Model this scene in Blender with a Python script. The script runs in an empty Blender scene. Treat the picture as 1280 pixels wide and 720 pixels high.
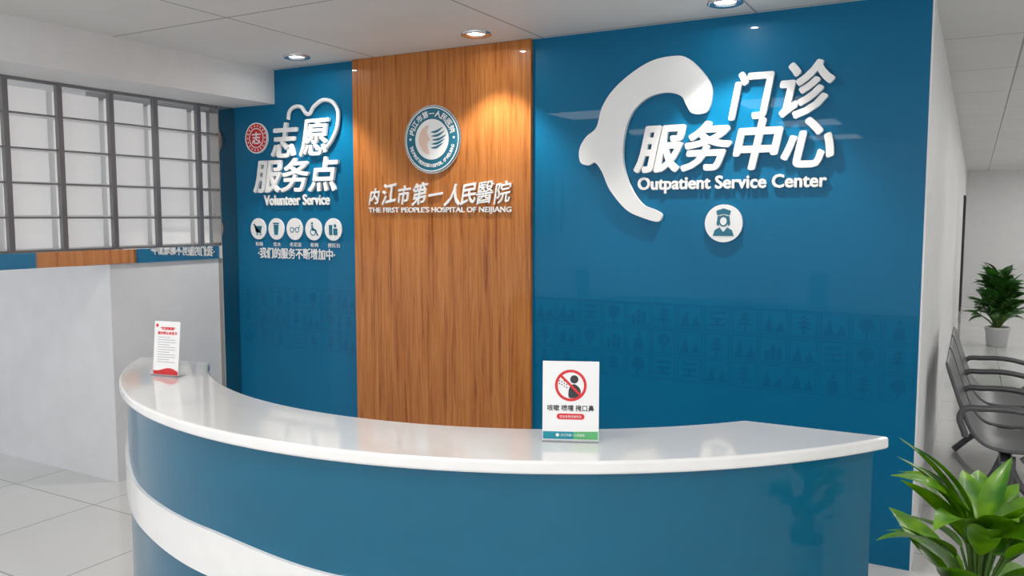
import bpy, bmesh, math, random
from mathutils import Vector, Euler, Matrix
random.seed(7)
scene=bpy.context.scene
COL=bpy.context.collection
try:
    scene.view_settings.view_transform='Standard'
except Exception: pass

# ------------------------------------------------------------------ materials
def mat(name,color,rough=0.5,metal=0.0,coat=0.0,coat_rough=0.05,spec=0.5,emit=None,estr=0.0,trans=0.0):
    m=bpy.data.materials.new(name);m.use_nodes=True
    b=m.node_tree.nodes["Principled BSDF"]
    b.inputs["Base Color"].default_value=(*color,1)
    b.inputs["Roughness"].default_value=rough
    b.inputs["Metallic"].default_value=metal
    b.inputs["Coat Weight"].default_value=coat
    b.inputs["Coat Roughness"].default_value=coat_rough
    b.inputs["Specular IOR Level"].default_value=spec
    b.inputs["Transmission Weight"].default_value=trans
    if emit:
        b.inputs["Emission Color"].default_value=(*emit,1)
        b.inputs["Emission Strength"].default_value=estr
    return m
def nd(m,t): return m.node_tree.nodes.new(t)
def ln(m,a,b): m.node_tree.links.new(a,b)
def mth(m,op,a,b=None):
    n=nd(m,"ShaderNodeMath");n.operation=op
    for i,v in enumerate((a,b)):
        if v is None: continue
        if isinstance(v,(int,float)): n.inputs[i].default_value=v
        else: ln(m,v,n.inputs[i])
    return n.outputs[0]
def noise_tint(m,base,amount=0.06,scale=(2,2,2),nscale=3):
    b=m.node_tree.nodes["Principled BSDF"]
    tc=nd(m,"ShaderNodeTexCoord");mp=nd(m,"ShaderNodeMapping");mp.inputs["Scale"].default_value=scale
    ns=nd(m,"ShaderNodeTexNoise");ns.inputs["Scale"].default_value=nscale
    ln(m,tc.outputs["Object"],mp.inputs[0]);ln(m,mp.outputs[0],ns.inputs["Vector"])
    r=nd(m,"ShaderNodeValToRGB")
    r.color_ramp.elements[0].position=.3;r.color_ramp.elements[1].position=.7
    r.color_ramp.elements[0].color=(*[c*(1-amount) for c in base],1)
    r.color_ramp.elements[1].color=(*[min(1,c*(1+amount)) for c in base],1)
    ln(m,ns.outputs[0],r.inputs[0]);ln(m,r.outputs[0],b.inputs["Base Color"])
    return r
def tile_mat(name,base,line,sx,sy,ox,oy,w,rough,coat=0,amount=.04):
    m=mat(name,base,rough,coat=coat)
    b=m.node_tree.nodes["Principled BSDF"]
    r=noise_tint(m,base,amount,(.7,.7,.7),2)
    tc=nd(m,"ShaderNodeTexCoord");sp=nd(m,"ShaderNodeSeparateXYZ");ln(m,tc.outputs["Object"],sp.inputs[0])
    fs=[]
    for out,s,o in ((sp.outputs[0],sx,ox),(sp.outputs[1],sy,oy)):
        f=mth(m,"FRACT",mth(m,"ADD",mth(m,"DIVIDE",mth(m,"SUBTRACT",out,o),s),100.5))
        d=mth(m,"ABSOLUTE",mth(m,"SUBTRACT",f,.5))
        fs.append(mth(m,"LESS_THAN",d,w/s))
    f=mth(m,"MAXIMUM",fs[0],fs[1])
    mx=nd(m,"ShaderNodeMix");mx.data_type='RGBA'
    ln(m,f,mx.inputs[0]);ln(m,r.outputs[0],mx.inputs[6]);mx.inputs[7].default_value=(*line,1)
    ln(m,mx.outputs[2],b.inputs["Base Color"])
    return m

BLUE=(0.0003,0.145,0.300)
M_blue=mat("blue_lacquer_wall",BLUE,.40,coat=.16,coat_rough=.02,spec=.16);noise_tint(M_blue,BLUE,.05,(1,1,1),1.2)
CB=(0.0004,.112,.205)
M_bluec=mat("blue_counter_panel",CB,.3,coat=.6,coat_rough=.02,spec=.15);noise_tint(M_bluec,CB,.04)
M_bluedk=mat("blue_print_dark",(0.0003,.120,.255),.40,coat=.16,coat_rough=.02,spec=.16)
M_white=mat("white_paint",(.80,.80,.80),.55);noise_tint(M_white,(.80,.80,.80),.02)
M_white2=mat("white_partition",(.70,.71,.73),.45);noise_tint(M_white2,(.70,.71,.73),.03)
M_letter=mat("white_acrylic",(.93,.93,.93),.35)
M_stone=mat("white_stone_top",(.84,.83,.82),.10,coat=.5,coat_rough=.03);noise_tint(M_stone,(.84,.83,.82),.02,(3,3,3),4)
M_chrome=mat("brushed_stainless",(.26,.26,.27),.45,metal=.8)
M_post=mat("polished_stainless",(.45,.44,.43),.12,metal=1)
M_mirror=mat("mirror_stainless",(.9,.9,.9),.03,metal=1)
M_rim=mat("silver_rim",(.75,.75,.75),.25,metal=1)
M_red=mat("red_print",(.62,.02,.025),.5)
M_black=mat("black_print",(.03,.03,.035),.5)
M_grey=mat("grey_print",(.45,.42,.44),.5)
M_paper=mat("poster_white",(.80,.80,.80),.35,coat=.4)
M_teal=mat("teal_print",(.0,.25,.33),.45)
M_green=mat("green_print",(.10,.42,.16),.45)
M_logo=mat("logo_blue",(.01,.16,.25),.4)
M_skin=mat("logo_cream",(.85,.62,.52),.45)
M_acryl=mat("clear_acrylic",(.9,.93,.95),.05,trans=.9)
M_dark=mat("dark_metal_frame",(.03,.03,.035),.4,metal=.3)
M_chair=mat("graphite_chair_metal",(.13,.13,.135),.36,metal=.5)
M_pot=mat("glazed_pot",(.62,.62,.63),.3,coat=.4)
M_soil=mat("potting_soil",(.04,.025,.015),.9)
M_bulb=mat("lamp_bulb",(1,1,1),.4,emit=(1,.97,.93),estr=300)
M_lens=mat("lamp_diffuser",(1,1,1),.4,emit=(1,.97,.93),estr=3)
M_fill=mat("fill_panel_emitter",(1,1,1),.4,emit=(1,.985,.96),estr=12.0)  # emission for the added ceiling fill panels
M_ceil=tile_mat("ceiling_tiles",(.72,.715,.70),(.30,.30,.29),1.2,1.2,.2,3.07,.0055,.6)
M_floor=tile_mat("floor_tiles",(.62,.62,.61),(.30,.30,.30),.8,.8,-4.5,2.95,.004,.10,coat=.3)
M_stem=mat("plant_stem",(.10,.20,.04),.6)
M_cell_glow=mat("glow_cell_panel",(.84,.84,.85),.4,emit=(1,1,1),estr=.22)  # white panels with a glow put into the material to brighten them

def wood_mat():
    m=mat("wood_veneer",(.4,.17,.06),.38,coat=.25,coat_rough=.03,spec=.22)
    b=m.node_tree.nodes["Principled BSDF"]
    tc=nd(m,"ShaderNodeTexCoord");mp=nd(m,"ShaderNodeMapping");mp.inputs["Scale"].default_value=(44,1,1.6)
    ln(m,tc.outputs["Object"],mp.inputs[0])
    n1=nd(m,"ShaderNodeTexNoise");n1.inputs["Scale"].default_value=1.3;n1.inputs["Detail"].default_value=8;n1.inputs["Roughness"].default_value=.66;n1.inputs["Distortion"].default_value=.7
    ln(m,mp.outputs[0],n1.inputs["Vector"])
    mp2=nd(m,"ShaderNodeMapping");mp2.inputs["Scale"].default_value=(8,1,.4);ln(m,tc.outputs["Object"],mp2.inputs[0])
    n2=nd(m,"ShaderNodeTexNoise");n2.inputs["Scale"].default_value=1.5;n2.inputs["Detail"].default_value=3;n2.inputs["Distortion"].default_value=1.2
    ln(m,mp2.outputs[0],n2.inputs["Vector"])
    v=mth(m,"ADD",mth(m,"MULTIPLY",n1.outputs[0],.75),mth(m,"MULTIPLY",n2.outputs[0],.25))
    r=nd(m,"ShaderNodeValToRGB");e=r.color_ramp.elements
    e[0].position=.34;e[0].color=(.24,.062,.010,1)
    e[1].position=.66;e[1].color=(.62,.25,.070,1)
    k=e.new(.48);k.color=(.47,.160,.036,1)
    ln(m,v,r.inputs[0]);ln(m,r.outputs[0],b.inputs["Base Color"])
    return m
M_wood=wood_mat()
def leaf_mat(name,c1,c2):
    m=mat(name,c1,.35,coat=.15)
    b=m.node_tree.nodes["Principled BSDF"]
    tc=nd(m,"ShaderNodeTexCoord");ns=nd(m,"ShaderNodeTexNoise");ns.inputs["Scale"].default_value=9
    ln(m,tc.outputs["Object"],ns.inputs["Vector"])
    r=nd(m,"ShaderNodeValToRGB");e=r.color_ramp.elements
    e[0].position=.35;e[0].color=(*c1,1);e[1].position=.65;e[1].color=(*c2,1)
    ln(m,ns.outputs[0],r.inputs[0]);ln(m,r.outputs[0],b.inputs["Base Color"])
    return m
M_leaf=leaf_mat("leaf_bright",(.05,.20,.002),(.19,.42,.006))
M_leaf2=leaf_mat("leaf_dark",(.015,.08,.012),(.05,.19,.02))

# ------------------------------------------------------------------ helpers
def empty(name,loc=(0,0,0),rot=(0,0,0)):
    o=bpy.data.objects.new(name,None);COL.objects.link(o);o.location=loc;o.rotation_euler=rot;o.empty_display_size=.1
    return o
def mesh_obj(name,verts,faces,m,parent=None,smooth=False):
    me=bpy.data.meshes.new(name);me.from_pydata(verts,[],faces);me.update()
    bm=bmesh.new();bm.from_mesh(me);bmesh.ops.recalc_face_normals(bm,faces=bm.faces);bm.to_mesh(me);bm.free()
    if smooth:
        for p in me.polygons: p.use_smooth=True
    o=bpy.data.objects.new(name,me);COL.objects.link(o)
    if m: me.materials.append(m)
    if parent: o.parent=parent
    return o
def box(name,x0,x1,y0,y1,z0,z1,m,parent=None,bevel=0):
    v=[(x,y,z) for x in (x0,x1) for y in (y0,y1) for z in (z0,z1)]
    f=[(0,1,3,2),(4,6,7,5),(0,4,5,1),(2,3,7,6),(0,2,6,4),(1,5,7,3)]
    o=mesh_obj(name,v,f,m,parent)
    if bevel:
        b=o.modifiers.new("b","BEVEL");b.width=bevel;b.segments=2
    return o
def xz_poly(name,pts,y0,y1,m,parent=None,bevel=0):
    bm=bmesh.new()
    vs=[bm.verts.new((x,y0,z)) for x,z in pts]
    f=bm.faces.new(vs)
    r=bmesh.ops.extrude_face_region(bm,geom=[f])
    vv=[g for g in r["geom"] if isinstance(g,bmesh.types.BMVert)]
    bmesh.ops.translate(bm,verts=vv,vec=(0,y1-y0,0))
    bmesh.ops.triangulate(bm,faces=[q for q in bm.faces if len(q.verts)>4])
    bmesh.ops.recalc_face_normals(bm,faces=bm.faces)
    me=bpy.data.meshes.new(name);bm.to_mesh(me);bm.free();me.materials.append(m)
    o=bpy.data.objects.new(name,me);COL.objects.link(o)
    if parent:o.parent=parent
    return o
def circ(cx,cz,rx,rz=None,n=40,a0=0,a1=360):
    rz=rz or rx
    return [(cx+rx*math.cos(math.radians(a0+(a1-a0)*i/n)),cz+rz*math.sin(math.radians(a0+(a1-a0)*i/n))) for i in range(n if a1-a0==360 else n+1)]
def ring(name,cx,cz,ro,ri,y0,y1,m,parent=None,n=48,a0=0,a1=360):
    full=(a1-a0==360)
    v=[];f=[]
    k=n if full else n+1
    for i in range(k):
        a=math.radians(a0+(a1-a0)*i/n);c,s=math.cos(a),math.sin(a)
        v+=[(cx+ro*c,y0,cz+ro*s),(cx+ri*c,y0,cz+ri*s),(cx+ri*c,y1,cz+ri*s),(cx+ro*c,y1,cz+ro*s)]
    for i in range(n):
        a=4*i;b=4*((i+1)%k)
        for j in range(4): f.append((a+j,a+(j+1)%4,b+(j+1)%4,b+j))
    if not full: f+=[(0,1,2,3),(4*n,4*n+3,4*n+2,4*n+1)]
    return mesh_obj(name,v,f,m,parent)
def tube(name,pts,r,m,parent=None,cyc=False,res=8):
    c=bpy.data.curves.new(name,"CURVE");c.dimensions='3D';c.bevel_depth=r;c.bevel_resolution=3;c.use_fill_caps=True
    s=c.splines.new("BEZIER");s.bezier_points.add(len(pts)-1)
    for p,q in zip(s.bezier_points,pts):
        p.co=q;p.handle_left_type=p.handle_right_type='AUTO'
    s.use_cyclic_u=cyc;c.resolution_u=res
    c.materials.append(m)
    o=bpy.data.objects.new(name,c);COL.objects.link(o)
    if parent:o.parent=parent
    return o
def text(name,body,x0,x1,z0,z1,y,m,parent=None,extrude=.008,bold=0.0,shear=0.0,spacing=1.0,resolution=3,rot=0,bx=None):
    """raised lettering fitted to a rectangle of the wall; bold = stroke thickening in metres"""
    c=bpy.data.curves.new(name,"FONT");c.body=body;c.size=1;c.shear=shear;c.space_character=spacing
    c.resolution_u=resolution
    c.extrude=.01
    t=bpy.data.objects.new(name,c);COL.objects.link(t)
    dg=bpy.context.evaluated_depsgraph_get();dg.update()
    me=bpy.data.meshes.new_from_object(t.evaluated_get(dg))
    bpy.data.objects.remove(t)
    if rot:
        ca,sa=math.cos(rot),math.sin(rot)
        for v in me.vertices: v.co=(v.co.x*ca-v.co.y*sa,v.co.x*sa+v.co.y*ca,v.co.z)
    xs=[v.co.x for v in me.vertices];ys=[v.co.y for v in me.vertices]
    a,b,cc,d=min(xs),max(xs),min(ys),max(ys)
    x0+=bold;x1-=bold;z0+=bold;z1-=bold
    base=[]
    for v in me.vertices:
        base.append((x0+(v.co.x-a)/(b-a)*(x1-x0),v.co.z>0,z0+(v.co.y-cc)/(d-cc)*(z1-z0)))
    polys=[tuple(p.vertices) for p in me.polygons]
    bpy.data.meshes.remove(me)
    V=[];F=[]
    kx=1 if bx is None else bx
    offs=[(0,0)] if bold<=0 else [(0,0)]+[(kx*bold*math.cos(k*math.pi/4),bold*math.sin(k*math.pi/4)) for k in range(8)]
    for k,(ox,oz) in enumerate(offs):
        o=len(V);e=extrude-k*min(.00006,extrude*.01)
        V+=[(X+ox,y-(e if fr else 0),Z+oz) for X,fr,Z in base]
        F+=[tuple(i+o for i in p) for p in polys]
    me=bpy.data.meshes.new(name);me.from_pydata(V,[],F);me.update();me.materials.append(m)
    o=bpy.data.objects.new(name,me);COL.objects.link(o)
    if parent:o.parent=parent
    return o
def smooth_closed(pts,n=6):
    out=[];N=len(pts)
    for i in range(N):
        p0,p1,p2,p3=[Vector(pts[(i+k)%N]) for k in (-1,0,1,2)]
        for j in range(n):
            t=j/n
            out.append(tuple(.5*((2*p1)+(-p0+p2)*t+(2*p0-5*p1+4*p2-p3)*t*t+(-p0+3*p1-3*p2+p3)*t**3)))
    return out

WY=4.3
CZ=2.723
# ------------------------------------------------------------------ room shell
box("floor",-9,3.5,-4,21,-.1,0,M_floor)
box("ceiling",-9,3.5,-4,21,CZ,CZ+.1,M_ceil)
wl=empty("wall_back")
box("blue_panel_right",-2.27,-.209,WY,WY+.12,0,CZ,M_blue,wl)
box("blue_panel_left",-4.85,-3.59,WY,WY+.12,0,CZ,M_blue,wl)
box("core",-6.5,-.209,WY+.12,WY+.3,0,CZ,M_white,wl)
box("trim_wood",-3.59,-2.27,WY-.025,WY+.12,0,CZ,M_wood)
box("wall_corridor",-.50,-.203,WY+.3,21,0,CZ,M_white)
box("wall_end_cap",-.209,-.200,WY-.001,WY+.3,0,CZ,M_white)
box("wall_far",-.5,3.5,21,21.2,0,CZ,M_white)
box("wall_right",3.4,3.5,-4,21,0,CZ,M_white)
dr=empty("door_1")
box("frame",-.203,-.17,17.0,17.12,0,2.1,M_dark,dr);box("frame_far",-.203,-.17,18.0,18.12,0,2.1,M_dark,dr)
box("leaf",-.203,-.19,17.12,18.0,0,2.06,M_dark,dr)
box("wall_left",-4.93,-4.75,3.45,4.16,0,1.405,M_white2)
box("wall_partition",-9,-4.75,3.29,3.45,0,1.405,M_white2)
box("wall_partition_upper",-9,-4.93,3.30,3.45,1.405,2.49,M_white2)
box("wall_bulkhead",-9,-4.31,-4,WY,2.49,CZ,M_white)
lat=empty("stainless_lattice_screen")
X=-4.73
ys=[4.0,3.655,3.335,3.0,2.685]
yy=2.685
while yy>-1.2:
    yy-=.325;ys.append(yy)
box("backing",-4.90,-4.87,ys[-1],4.15,1.41,2.44,M_white,lat)
for i,y in enumerate(ys):
    box("upright_%d"%i,X-.030,X,y-.017,y+.017,1.41,2.49,M_chrome,lat,.002)
zs=[2.49-.197*i for i in range(6)]
for i,z in enumerate(zs[:]):
    h=.007 if 0<i<5 else .018
    box("rail_%d"%i,X-.026,X-.004,ys[-1],4.17,z-h,z+h*.4,M_chrome,lat,.002)
box("mirror_rail",X-.06,X+.004,ys[-1],4.16,1.406,1.50,M_mirror,lat,.002)
box("end_post",X-.07,X+.02,4.15,WY,0,2.49,M_post,lat,.004)
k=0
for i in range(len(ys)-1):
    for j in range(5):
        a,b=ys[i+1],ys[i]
        box("cell_panel_%d"%k,-4.845,-4.82,a+.024,b-.024,zs[j+1]+.012,zs[j]-.012-(.03 if j==0 else 0),M_cell_glow,lat,.004);k+=1
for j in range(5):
    box("cell_panel_%d"%k,-4.845,-4.82,4.03,4.14,zs[j+1]+.012,zs[j]-.012-(.03 if j==0 else 0),M_cell_glow,lat,.004);k+=1

# ------------------------------------------------------------------ pictogram frieze on wall (flat print)
fr=empty("pictogram_frieze")
def frieze(x0,x1,zb,rows,cell,tag):
    n=int((x1-x0)/cell)
    cw=(x1-x0)/n
    V=[];F=[]
    cnt=[0]
    def poly(pts):
        cnt[0]+=1
        yy=WY-.0010-.00007*(cnt[0]%7)
        o=len(V);V.extend([(p,yy,q) for p,q in pts]);F.append(tuple(range(o,o+len(pts))))
    for r in range(rows):
        for i in range(n):
            a=x0+i*cw+.006;b=a+cw-.012;c=zb+r*cell+.006;d=c+cell-.012;w=.004
            for (p,q,s1,t) in ((a,b,c,c+w),(a,b,d-w,d),(a,a+w,c+w,d-w),(b-w,b,c+w,d-w)):
                poly([(p,s1),(q,s1),(q,t),(p,t)])
            mx=(a+b)/2;mz=(c+d)/2;kind=random.randint(0,5)
            if kind==0:
                for q in range(3):
                    poly([(mx-.042+.008*q,mz-.025+.024*q),(mx+.042-.008*q,mz-.025+.024*q),(mx,mz-.002+.024*q)])
                poly([(mx-.005,c+.012),(mx+.005,c+.012),(mx+.005,mz-.026),(mx-.005,mz-.026)])
            elif kind==1:
                poly(circ(mx,mz+.012,.036,n=16))
                poly([(mx-.005,c+.012),(mx+.005,c+.012),(mx+.005,mz-.026),(mx-.005,mz-.026)])
            elif kind==2:
                for q,hh in enumerate((.05,.08,.065)):
                    xx=mx-.042+q*.030
                    poly([(xx,c+.012),(xx+.023,c+.012),(xx+.023,c+.012+hh),(xx,c+.012+hh)])
            elif kind==3:
                poly(circ(mx,mz+.034,.013,n=12));poly([(mx-.028,c+.012),(mx+.028,c+.012),(mx+.020,mz+.012),(mx-.020,mz+.012)])
            elif kind==4:
                poly([(a+.012,c+.015),(mx-.002,c+.015),(mx-.022,mz+.035)]);poly([(mx+.002,c+.015),(b-.012,c+.015),(b-.032,mz+.012)])
            else:
                for q in range(3): poly([(mx-.04,mz-.036+q*.032),(mx+.04,mz-.036+q*.032),(mx+.04,mz-.026+q*.032),(mx-.04,mz-.026+q*.032)])
                poly([(mx-.006,mz-.025),(mx+.006,mz-.025),(mx+.006,mz-.005),(mx-.006,mz-.005)])
    me=bpy.data.meshes.new("prints_"+tag);me.from_pydata(V,[],F);me.update();me.materials.append(M_bluedk)
    o=bpy.data.objects.new("prints_"+tag,me);COL.objects.link(o);o.parent=fr
frieze(-4.70,-3.60,.775,3,.145,"l")
frieze(-2.26,-.22,.81,3,.143,"r")

# ------------------------------------------------------------------ right sign
sg=empty("outpatient_center_sign")
H=[(-1.416,2.546),(-1.526,2.535),(-1.638,2.486),(-1.753,2.401),(-1.823,2.306),(-1.856,2.198),(-1.919,2.148),(-1.958,2.083),(-1.952,2.011),(-1.903,1.991),(-1.862,2.004),(-1.820,1.953),(-1.771,1.851),(-1.675,1.744),(-1.581,1.700),(-1.490,1.678),(-1.472,1.717),(-1.513,1.743),(-1.582,1.774),(-1.648,1.862),(-1.694,1.994),(-1.690,2.146),(-1.648,2.264),(-1.563,2.338),(-1.456,2.360),(-1.375,2.335),(-1.346,2.286),(-1.311,2.242),(-1.239,2.246),(-1.215,2.308),(-1.221,2.390),(-1.285,2.477),(-1.350,2.532)]
xz_poly("phone_emblem",smooth_closed(H,5),WY-.03,WY-.004,M_letter,sg)
text("title_top_a","门",-1.125,-.90,2.195,2.435,WY-.004,M_letter,sg,.026,.008,.22)
text("title_top_b","诊",-.875,-.615,2.185,2.465,WY-.004,M_letter,sg,.026,.008,.22)
text("title_main","服务中心",-1.635,-.610,1.940,2.200,WY-.004,M_letter,sg,.026,.008,.22)
text("subtitle","Outpatient Service Center",-1.615,-.64,1.828,1.918,WY-.004,M_letter,sg,.014,.0028)
xz_poly("nurse_badge",circ(-1.14,1.67,.098),WY-.02,WY-.004,M_letter,sg)
yb=WY-.0205
xz_poly("nurse_head",circ(-1.14,1.683,.026,.030),yb-.001,yb,M_logo,sg)
xz_poly("nurse_cap",[(-1.172,1.712),(-1.178,1.735),(-1.14,1.748),(-1.102,1.735),(-1.108,1.712),(-1.14,1.719)],yb-.002,yb,M_logo,sg)
xz_poly("nurse_hair",[(-1.170,1.708),(-1.110,1.708),(-1.104,1.665),(-1.116,1.655),(-1.118,1.70),(-1.162,1.70),(-1.164,1.655),(-1.176,1.665)],yb-.0015,yb,M_logo,sg)
xz_poly("nurse_body",[(-1.195,1.605),(-1.185,1.635),(-1.16,1.65),(-1.14,1.625),(-1.12,1.65),(-1.095,1.635),(-1.085,1.605)],yb-.001,yb,M_logo,sg)
xz_poly("nurse_face",circ(-1.14,1.681,.017,.021),yb-.0022,yb,M_letter,sg)

# ------------------------------------------------------------------ left sign
sv=empty("volunteer_service_sign")
text("title_a1","志",-4.335,-4.085,2.115,2.355,WY-.004,M_letter,sv,.022,.006,.18)
text("title_a2","愿",-4.070,-3.795,2.115,2.365,WY-.004,M_letter,sv,.022,.0034,.18)
text("title_b","服务点",-4.515,-3.725,1.875,2.110,WY-.004,M_letter,sv,.022,.0055,.18)
text("subtitle","Volunteer Service",-4.425,-3.815,1.785,1.860,WY-.004,M_letter,sv,.010,.0024)
text("slogan","·我们的服务不断增加中·",-4.50,-3.78,1.41,1.487,WY-.004,M_letter,sv,.005,.0012)
hp=[(-4.17,2.375),(-4.15,2.435),(-4.06,2.455),(-3.985,2.40),(-3.93,2.45),(-3.83,2.485),(-3.735,2.43),(-3.725,2.33),(-3.77,2.23),(-3.85,2.15)]
tube("heart_outline",[(a,WY-.015,b) for a,b in hp],.014,M_letter,sv)
xz_poly("red_badge",circ(-4.478,2.262,.105),WY-.018,WY-.004,M_red,sv)
ring("red_badge_ring",-4.478,2.262,.108,.100,WY-.020,WY-.004,M_letter,sv)
ring("red_badge_inner",-4.478,2.262,.070,.064,WY-.0195,WY-.004,M_letter,sv)
text("red_badge_glyph","志",-4.52,-4.436,2.22,2.305,WY-.018,M_letter,sv,.002,.0015)
for i in range(18):
    a=2*math.pi*i/18
    xz_poly("badge_dot_%d"%i,circ(-4.478+.085*math.cos(a),2.262+.085*math.sin(a),.006,n=8),WY-.0195,WY-.018,M_letter,sv)
names=["轮椅","饮水","老花镜","轮椅","便民包"]
for i,cx in enumerate([-4.49,-4.315,-4.14,-3.965,-3.79]):
    z=1.62
    xz_poly("icon_disc_%d"%i,circ(cx,z,.076),WY-.010,WY-.003,M_letter,sv)
    y1=WY-.0102;y0=y1-.0015
    def P(nm,pts): xz_poly("icon_%d_%s"%(i,nm),[(cx+a,z+b) for a,b in pts],y0,y1,M_logo,sv)
    if i==0:
        P("basket",[(-.03,.02),(.038,.02),(.028,-.015),(-.022,-.015)]);P("handle",[(-.048,.034),(-.034,.034),(-.018,-.03),(.03,-.03),(.03,-.024),(-.022,-.024),(-.04,.028),(-.048,.028)])
        P("w1",circ(-.012,-.040,.007,n=10));P("w2",circ(.022,-.040,.007,n=10))
    elif i==1:
        P("cup",[(-.024,.03),(.024,.03),(.017,-.042),(-.017,-.042)]);P("lid",[(-.03,.034),(.03,.034),(.026,.044),(-.026,.044)])
    elif i==2:
        ring("icon_2_l",cx-.024,z-.005,.019,.014,y0,y1,M_logo,sv,20);ring("icon_2_r",cx+.024,z-.005,.019,.014,y0,y1,M_logo,sv,20)
        P("bridge",[(-.007,0),(.007,0),(.007,.005),(-.007,.005)]);P("arm",[(.041,-.002),(.05,.026),(.046,.028),(.037,.003)])
    elif i==3:
        ring("icon_3_w",cx-.005,z-.018,.026,.020,y0,y1,M_logo,sv,24);P("head",circ(-.012,.040,.009,n=12))
        P("body",[(-.02,.028),(-.006,.028),(-.002,.0),(.024,-.002),(.036,-.034),(.028,-.036),(.016,-.012),(-.014,-.010)])
        P("fw",circ(.036,-.038,.007,n=10))
    else:
        P("bag",[(-.036,.03),(-.006,.03),(-.006,-.038),(-.036,-.038)]);P("box",[(.002,.006),(.038,.006),(.038,-.038),(.002,-.038)]);P("top",[(.008,.034),(.028,.034),(.028,.014),(.008,.014)])
    text("icon_label_%d"%i,names[i],cx-.018*len(names[i]),cx+.018*len(names[i]),1.497,1.527,WY-.003,M_letter,sv,.002,0)

# ------------------------------------------------------------------ hospital emblem on wood
WF=WY-.025
hl=empty("hospital_emblem_sign")
cx,cz=-2.95,2.181
xz_poly("disc_rim",circ(cx,cz,.210,n=64),WF-.016,WF-.002,M_rim,hl)
xz_poly("disc_blue",circ(cx,cz,.201,n=64),WF-.020,WF-.002,M_logo,hl)
ring("rim_line",cx,cz,.197,.191,WF-.0215,WF-.02,M_letter,hl)
xz_poly("disc_white",circ(cx,cz,.124,n=64),WF-.0225,WF-.02,M_letter,hl)
def arc_text(nm,s,r,a_start,a_end,size,flip=False):
    n=len(s)
    for i,ch in enumerate(s):
        if ch==" ": continue
        a=math.radians(a_start+(a_end-a_start)*i/(n-1))
        wd=size*(.8 if flip else 1)
        if ch=="I": wd=size*.25
        if ch=="一":
            o=text("%s_%d"%(nm,i),ch,-wd/2,wd/2,-size*.06,size*.06,0,M_letter,hl,.0015,0,resolution=1)
        else:
            o=text("%s_%d"%(nm,i),ch,-wd/2,wd/2,-size/2,size/2,0,M_letter,hl,.0015,.0008,resolution=1)
        o.location=(cx+r*math.cos(a),WF-.0205,cz+r*math.sin(a))
        o.rotation_euler=(0,(a-math.pi/2)*-1 if not flip else -(a+math.pi/2),0)
arc_text("ring_cn","内江市第一人民医院",.158,160,20,.042)
arc_text("ring_en","THE FIRST PEOPLE'S HOSPITAL OF NEIJIANG",.160,196,344,.022,True)
for a in (178,2):
    xz_poly("star_%d"%a,circ(cx+.162*math.cos(math.radians(a)),cz+.162*math.sin(math.radians(a)),.008,n=10),WF-.022,WF-.02,M_letter,hl)
yl=WF-.0226
xz_poly("face_curve",smooth_closed([(cx-.065,cz+.070),(cx-.02,cz+.088),(cx-.035,cz+.05),(cx-.025,cz+.02),(cx-.012,cz-.004),(cx-.030,cz-.012),(cx-.030,cz-.045),(cx-.015,cz-.090),(cx-.06,cz-.075),(cx-.095,cz-.02),(cx-.09,cz+.035)],4),yl-.001,yl,M_skin,hl)
for i in range(5):
    z0=cz-.052+.024*i;x0=cx+.002-.004*abs(i-2);x1=cx+.108-.012*abs(i-2)
    xz_poly("wing_%d"%i,smooth_closed([(x0,z0),((x0+x1)/2,z0-.004),(x1,z0+.028),((x0+x1)/2,z0+.011)],4),yl-.0015,yl,M_logo,hl)
s="内江市第一人民醫院";pw=(3.473-2.392)/9
for i,ch in enumerate(s):
    k=(0.82,1.06,.92,1.12,.95,1.04,1.05,1.10,1.08)[i]
    zc=1.843+(-.008,.006,.0,.004,.0,-.006,.0,.006,.004)[i];xc=-3.473+pw*(i+.5);hw=pw*.48*k;hh=.066*k
    if ch=="一": hh=.014
    text("name_cn_%d"%i,ch,xc-hw,xc+hw,zc-hh,zc+hh,WF-.003,M_letter,hl,.012,(.0012 if ch in "醫院" else .0030),.34,rot=math.radians((4,9,5,8,7,2,7,6,9)[i]),bx=.35)
text("name_en","THE FIRST PEOPLE'S HOSPITAL OF NEIJIANG",-3.462,-2.393,1.722,1.766,WF-.003,M_letter,hl,.008,.0008)

# ------------------------------------------------------------------ curved reception counter
ct=empty("reception_counter")
CX,CY=-1.85,3.65
def arc_solid(name,ro,ri,yl_,yr_,z0,z1,m,bev=0,N=96):
    def ang(r,y,left):
        a=math.asin((y-CY)/r)
        return math.pi-a if left else 2*math.pi+a
    oL,oR=ang(ro,yl_,True),ang(ro,yr_,False);iL,iR=ang(ri,yl_+.05,True),ang(ri,yr_-.01,False)
    v=[];f=[]
    for i in range(N+1):
        t=i/N;a=oL+(oR-oL)*t;b=iL+(iR-iL)*t
        po=(CX+ro*math.cos(a),CY+ro*math.sin(a));pi_=(CX+ri*math.cos(b),CY+ri*math.sin(b))
        v+=[(*po,z0),(*pi_,z0),(*pi_,z1),(*po,z1)]
    for i in range(N):
        p=4*i;q=p+4
        for j in range(4): f.append((p+j,p+(j+1)%4,q+(j+1)%4,q+j))
    f+=[(0,1,2,3),(4*N,4*N+3,4*N+2,4*N+1)]
    o=mesh_obj(name,v,f,m,ct)
    if bev:
        b=o.modifiers.new("b","BEVEL");b.width=bev;b.segments=3;b.limit_method='ANGLE';b.angle_limit=math.radians(40)
    return o
arc_solid("stone_top",1.93,1.585,2.49,2.655,1.012,1.05,M_stone,.008)
arc_solid("blue_body",1.905,1.61,2.52,2.635,.08,1.012,M_bluec,.003)
arc_solid("toe_kick",1.86,1.65,2.55,2.60,0,.08,M_dark)
v=[];f=[];N=110
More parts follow.
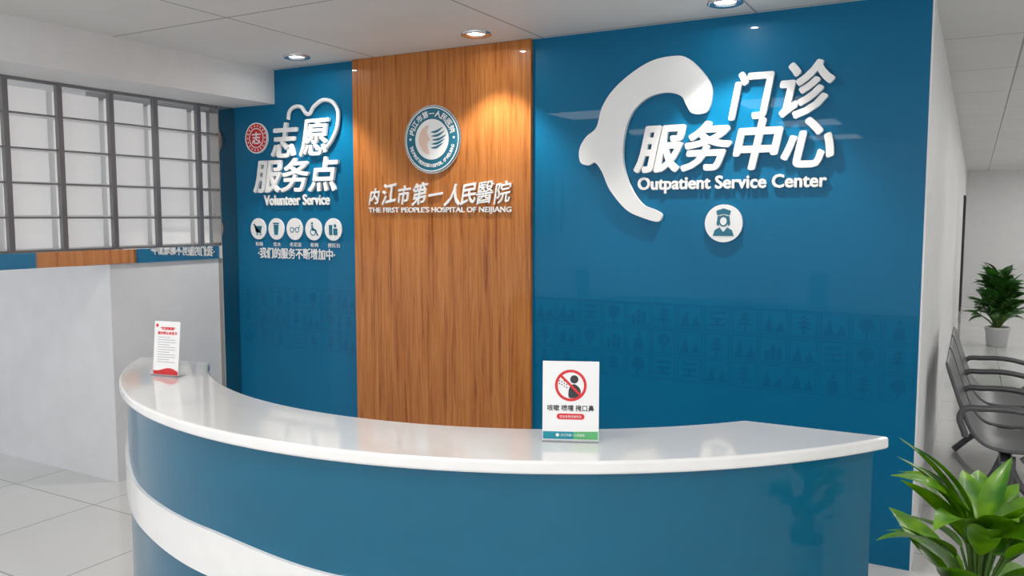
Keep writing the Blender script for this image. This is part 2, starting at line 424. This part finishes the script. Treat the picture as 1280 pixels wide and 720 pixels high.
def lerp_tab(a,tab):
    for (a0,b0),(a1,b1) in zip(tab,tab[1:]):
        if a<=a1:
            t=(a-a0)/(a1-a0);t=max(0,min(1,t));t=t*t*(3-2*t);return b0+(b1-b0)*t
    return tab[-1][1]
TOP=[(215,.81),(226,.79),(246,.715),(262,.712),(280,.67),(305,.58),(330,.54)]
BOT=[(215,.65),(228,.63),(246,.575),(262,.56),(280,.50),(305,.40),(330,.35)]
for i in range(N+1):
    a=216.8+(329-216.8)*i/N
    zt,zb=lerp_tab(a,TOP),lerp_tab(a,BOT);r=math.radians(a)
    for R_,z in ((1.904,zb),(1.918,zb),(1.918,zt),(1.904,zt)):
        v.append((CX+R_*math.cos(r),CY+R_*math.sin(r),z))
for i in range(N):
    p=4*i;q=p+4
    for j in range(4): f.append((p+j,p+(j+1)%4,q+(j+1)%4,q+j))
f+=[(0,1,2,3),(4*N,4*N+3,4*N+2,4*N+1)]
mesh_obj("white_band",v,f,M_stone,ct)

# ------------------------------------------------------------------ desk signs
def desk_sign(name,p0,p1,h,lean):
    dx,dy=p1[0]-p0[0],p1[1]-p0[1]
    e=empty(name,(p0[0],p0[1],1.0505),(math.radians(lean),0,math.atan2(dy,dx)))
    return e,math.hypot(dx,dy)
e1,w=desk_sign("etiquette_desk_sign",(-1.075,2.10),(-.925,2.165),.235,-4)
h=.235
box("panel",0,w,0,.004,.004,h,M_paper,e1,.001)
box("foot",0,w,-.012,.045,0,.005,M_acryl,e1)
ring("ban_ring",w/2,h*.70,.046,.038,-.0006,0,M_red,e1,40)
xz_poly("head_a",circ(w/2+.010,h*.70+.018,.012,n=20),-.0004,0,M_black,e1)
xz_poly("body_a",smooth_closed([(w/2-.006,h*.70-.034),(w/2-.004,h*.70-.006),(w/2+.010,h*.70+.004),(w/2+.026,h*.70-.008),(w/2+.028,h*.70-.026),(w/2+.012,h*.70-.036)],3),-.0004,0,M_black,e1)
for i in range(4):
    for j in range(3-(i//2)):
        xz_poly("drop_%d_%d"%(i,j),circ(w/2-.012-.007*i,h*.70+.010-j*.008+(i%2)*.003,.002,n=8),-.0004,0,M_black,e1)
xz_poly("ban_slash",[(w/2-.033,h*.70+.027),(w/2-.028,h*.70+.032),(w/2+.033,h*.70-.027),(w/2+.028,h*.70-.032)],-.0010,0,M_red,e1)
text("line_1","咳嗽 喷嚏 掩口鼻",.014,w-.014,h*.38,h*.46,0,M_black,e1,.0004,.0004,resolution=2)
pl=circ(.050,h*.315,.0085,n=16,a0=90,a1=270)+circ(w-.050,h*.315,.0085,n=16,a0=-90,a1=90)
xz_poly("pill",pl,-.0005,0,M_red,e1)
text("pill_text","您也有责任做到位",.05,w-.05,h*.315-.004,h*.315+.004,-.0005,M_paper,e1,.0003)
xz_poly("footer_teal",[(.002,.008),(w*.55,.008),(w*.55,.030),(.002,.030)],-.0004,0,M_teal,e1)
xz_poly("footer_green",[(w*.55,.008),(w-.002,.008),(w-.002,.032),(w*.75,.031),(w*.55,.030)],-.0004,0,M_green,e1)
text("footer_text","内江市第一人民医院",w*.33,w*.75,.016,.024,-.0004,M_paper,e1,.0003)
xz_poly("footer_logo",circ(w*.27,.020,.005,n=14),-.0006,0,M_paper,e1)

e2,w=desk_sign("notice_desk_sign",(-2.945,2.215),(-2.815,2.235),.235,-6)
h=.225
box("panel",0,w,0,.004,.004,h,M_paper,e2,.001)
box("foot",0,w,-.012,.05,0,.005,M_acryl,e2)
text("title_1","“党旗飘飘”",.03,w-.022,h*.84,h*.90,0,M_red,e2,.0004,.0005)
text("title_2","服务群众承诺书",.018,w-.014,h*.755,h*.815,0,M_red,e2,.0004,.0005)
xz_poly("emblem",circ(.014,h*.92,.007,n=14),-.0005,0,M_red,e2)
for i in range(11):
    z=h*(.70-.045*i)
    xz_poly("text_line_%d"%i,[(.02,z),(w-(.02 if i%3 else .05),z),(w-(.02 if i%3 else .05),z+.0028),(.02,z+.0028)],-.0004,0,M_grey,e2)
xz_poly("red_wave",[(.002,.006),(w-.002,.006),(w-.002,.020)]+[(w-.002-(w-.004)*t,.020+.012*t+.010*math.sin(t*5)) for t in [k/14 for k in range(1,15)]],-.0005,0,M_red,e2)

# ------------------------------------------------------------------ downlights
def downlight(x,y,power,angle=95):
    d=empty("downlight",(x,y,CZ))
    ring_v=[];ring_f=[];n=32
    prof=[(.085,0),(.085,-.012),(.075,-.016),(.055,-.006),(.050,-.001)]
    for i in range(n):
        a=2*math.pi*i/n
        for r,z in prof: ring_v.append((r*math.cos(a),r*math.sin(a),z))
    k=len(prof)
    for i in range(n):
        for j in range(k-1):
            a=i*k+j;b=((i+1)%n)*k+j;ring_f.append((a,a+1,b+1,b))
    mesh_obj("trim_ring",ring_v,ring_f,M_rim,d,True)
    mesh_obj("diffuser",[(.052*math.cos(2*math.pi*i/24),.052*math.sin(2*math.pi*i/24),-.003) for i in range(24)],[tuple(range(24))],M_lens,d)
    mesh_obj("bulb",[(.020*math.cos(2*math.pi*i/16),.020*math.sin(2*math.pi*i/16),-.006) for i in range(16)],[tuple(range(16))],M_bulb,d)
    l=bpy.data.lights.new("spot","SPOT");l.energy=power;l.spot_size=math.radians(angle);l.spot_blend=.5;l.shadow_soft_size=.03;l.color=(1,.95,.87)
    lo=bpy.data.objects.new("spot_lamp",l);COL.objects.link(lo);lo.parent=d;lo.location=(0,0,-.02)
    return d
for x in (-3.81,-2.47,-1.08): downlight(x,4.0,52)
def fill_panel(x,y,s=.58):  # panels added out of view to brighten the foyer and corridor
    d=empty("added_fill_panel",(x,y,CZ))
    box("frame",-s/2-.015,s/2+.015,-s/2-.015,s/2+.015,-.010,-.001,M_white,d)
    box("diffuser",-s/2,s/2,-s/2,s/2,-.013,-.0101,M_fill,d)
for x in (-3.4,-1.6,.2,2.0):
    for y in (1.0,-.8,-2.6): fill_panel(x,y)
for y in (7.5,10.5,13.5,16.5,19.0): fill_panel(1.4,y);fill_panel(2.5,y)
fill_panel(1.6,4.4)

# ------------------------------------------------------------------ waiting chairs
bench=empty("waiting_bench",(0.03,0,0))
prof=[(-.15,.90),(-.13,.84),(-.07,.66),(-.02,.52),(.05,.445),(.14,.42),(.28,.425),(.40,.45),(.45,.44),(.47,.40)]
def seat(i,y0,y1):
    v=[];f=[];n=len(prof)
    cols=[(y0,0),(y0+.02,-.006),((y0+y1)/2,-.02),(y1-.02,-.006),(y1,0)]
    for y,dz in cols:
        for (x,z) in prof: v.append((x,y,z+dz))
    for c in range(len(cols)-1):
        for j in range(n-1): f.append((c*n+j,c*n+j+1,(c+1)*n+j+1,(c+1)*n+j))
    o=mesh_obj("seat_shell_%d"%i,v,f,M_chair,bench,True)
    s=o.modifiers.new("s","SOLIDIFY");s.thickness=.022
    b=o.modifiers.new("sub","SUBSURF");b.levels=1;b.render_levels=2
ysb=5.10
for i in range(3):
    a=ysb+i*.62
    seat(i,a+.04,a+.58)
for i in range(4):
    y=ysb+i*.62
    tube("armrest_%d"%i,[(-.03,y,.50),(-.05,y,.64),(.05,y,.665),(.30,y,.655),(.38,y,.62),(.36,y,.50),(.24,y,.40)],.018,M_chair,bench)
box("beam",.14,.20,ysb-.02,ysb+1.9,.34,.39,M_chair,bench,.006)
for i,y in enumerate((ysb+.22,ysb+1.62)):
    tube("leg_back_%d"%i,[(.16,y,.36),(.10,y,.22),(-.02,y,.10),(-.10,y,.015)],.022,M_chair,bench)
    tube("leg_front_%d"%i,[(.18,y,.36),(.24,y,.22),(.36,y,.10),(.46,y,.015)],.022,M_chair,bench)
    tube("leg_post_%d"%i,[(.20,y,.36),(.205,y,.2),(.21,y,.015)],.024,M_chair,bench)

# ------------------------------------------------------------------ plants
def add_leaf(V,F,base,az,elev,L,W,droop,twist=0,fold=.14,nl=9):
    d=Vector((math.cos(az)*math.cos(elev),math.sin(az)*math.cos(elev),math.sin(elev)))
    p=Vector(base);side=Vector((-math.sin(az),math.cos(az),0))
    side=(Matrix.Rotation(twist,3,d)@side)
    o=len(V);e=elev
    for i in range(nl+1):
        t=i/nl
        w=W*(math.sin(math.pi*min(1,t**.8*.97+.03))**.85)*(1-.25*t)
        if i==nl: w=W*.02
        up=side.cross(d).normalized()*-1
        if up.z<0: up=-up
        V.append(tuple(p-side*w*.5+up*w*fold));V.append(tuple(p-side*w*.25+up*w*fold*.35));V.append(tuple(p));V.append(tuple(p+side*w*.25+up*w*fold*.35));V.append(tuple(p+side*w*.5+up*w*fold))
        e=elev-droop*((t+1/nl)**1.3)
        d=Vector((math.cos(az)*math.cos(e),math.sin(az)*math.cos(e),math.sin(e)))
        p=p+d*(L/nl)
    for i in range(nl):
        for j in range(4):
            a=o+i*5+j;F.append((a,a+1,a+6,a+5))
def pot(parent,r,h,m):
    prof=[(0,0),(r*.72,0),(r*.78,h*.05),(r*.95,h*.85),(r,h*.87),(r,h),(r*.9,h),(r*.88,h*.88),(0,h*.88)]
    n=32;v=[];f=[]
    for i in range(n):
        a=2*math.pi*i/n
        for rr,z in prof: v.append((max(rr,.0005)*math.cos(a),max(rr,.0005)*math.sin(a),z))
    k=len(prof)
    for i in range(n):
        for j in range(k-1):
            a=i*k+j;b=((i+1)%n)*k+j;f.append((a,b,b+1,a+1))
    mesh_obj("pot",v,f,m,parent,True)
    mesh_obj("soil",[(r*.87*math.cos(2*math.pi*i/n),r*.87*math.sin(2*math.pi*i/n),h*.90) for i in range(n)],[tuple(range(n))],M_soil,parent)
def broadleaf(name,loc,ph,pr,n,hmin,hmax,L,W,mleaf,spread,seed):
    rnd=random.Random(seed)
    e=empty(name,loc);pot(e,pr,ph,M_pot)
    V=[];F=[]
    for i in range(n):
        az=i*2.399+rnd.uniform(-.3,.3)
        k=rnd.random()
        z=hmin+(hmax-hmin)*k
        el=math.radians(rnd.uniform(10,45)+32*k)
        r=spread*(1-.6*k)*rnd.uniform(.3,1)
        b=(r*math.cos(az),r*math.sin(az),z)
        tube("stem_%d"%i,[(0.02*math.cos(az),.02*math.sin(az),ph*.9),(b[0]*.5,b[1]*.5,(ph+z)*.5),b],.005,M_stem,e,res=4)
        add_leaf(V,F,b,az,el,L*rnd.uniform(.75,1.15),W*rnd.uniform(.8,1.15),rnd.uniform(.4,1.1),rnd.uniform(-.5,.5))
    o=mesh_obj("foliage",V,F,mleaf,e,True)
    s=o.modifiers.new("sub","SUBSURF");s.levels=1;s.render_levels=1
    return e
broadleaf("potted_broadleaf_plant",(.06,3.30,0),.30,.17,46,.34,.63,.33,.13,M_leaf,.17,5)
broadleaf("potted_broadleaf_plant.001",(.85,2.45,0),.34,.18,36,.40,.85,.30,.12,M_leaf,.15,9)
broadleaf("potted_corridor_plant",(.31,12.6,0),.26,.15,170,.38,.95,.22,.14,M_leaf2,.24,5)

# ------------------------------------------------------------------ world & camera
w_=bpy.data.worlds.new("world");scene.world=w_;w_.use_nodes=True
bg=w_.node_tree.nodes["Background"];bg.inputs[0].default_value=(.96,.975,1,1);bg.inputs[1].default_value=1.35
cam=bpy.data.objects.new("camera",bpy.data.cameras.new("camera"));COL.objects.link(cam)
cam.location=(0,0,1.7);cam.data.sensor_width=36;cam.data.lens=29.0
cam.rotation_euler=Euler((math.radians(90-4.88),0,math.radians(29.25)))
cam.data.clip_start=.02
scene.camera=cam
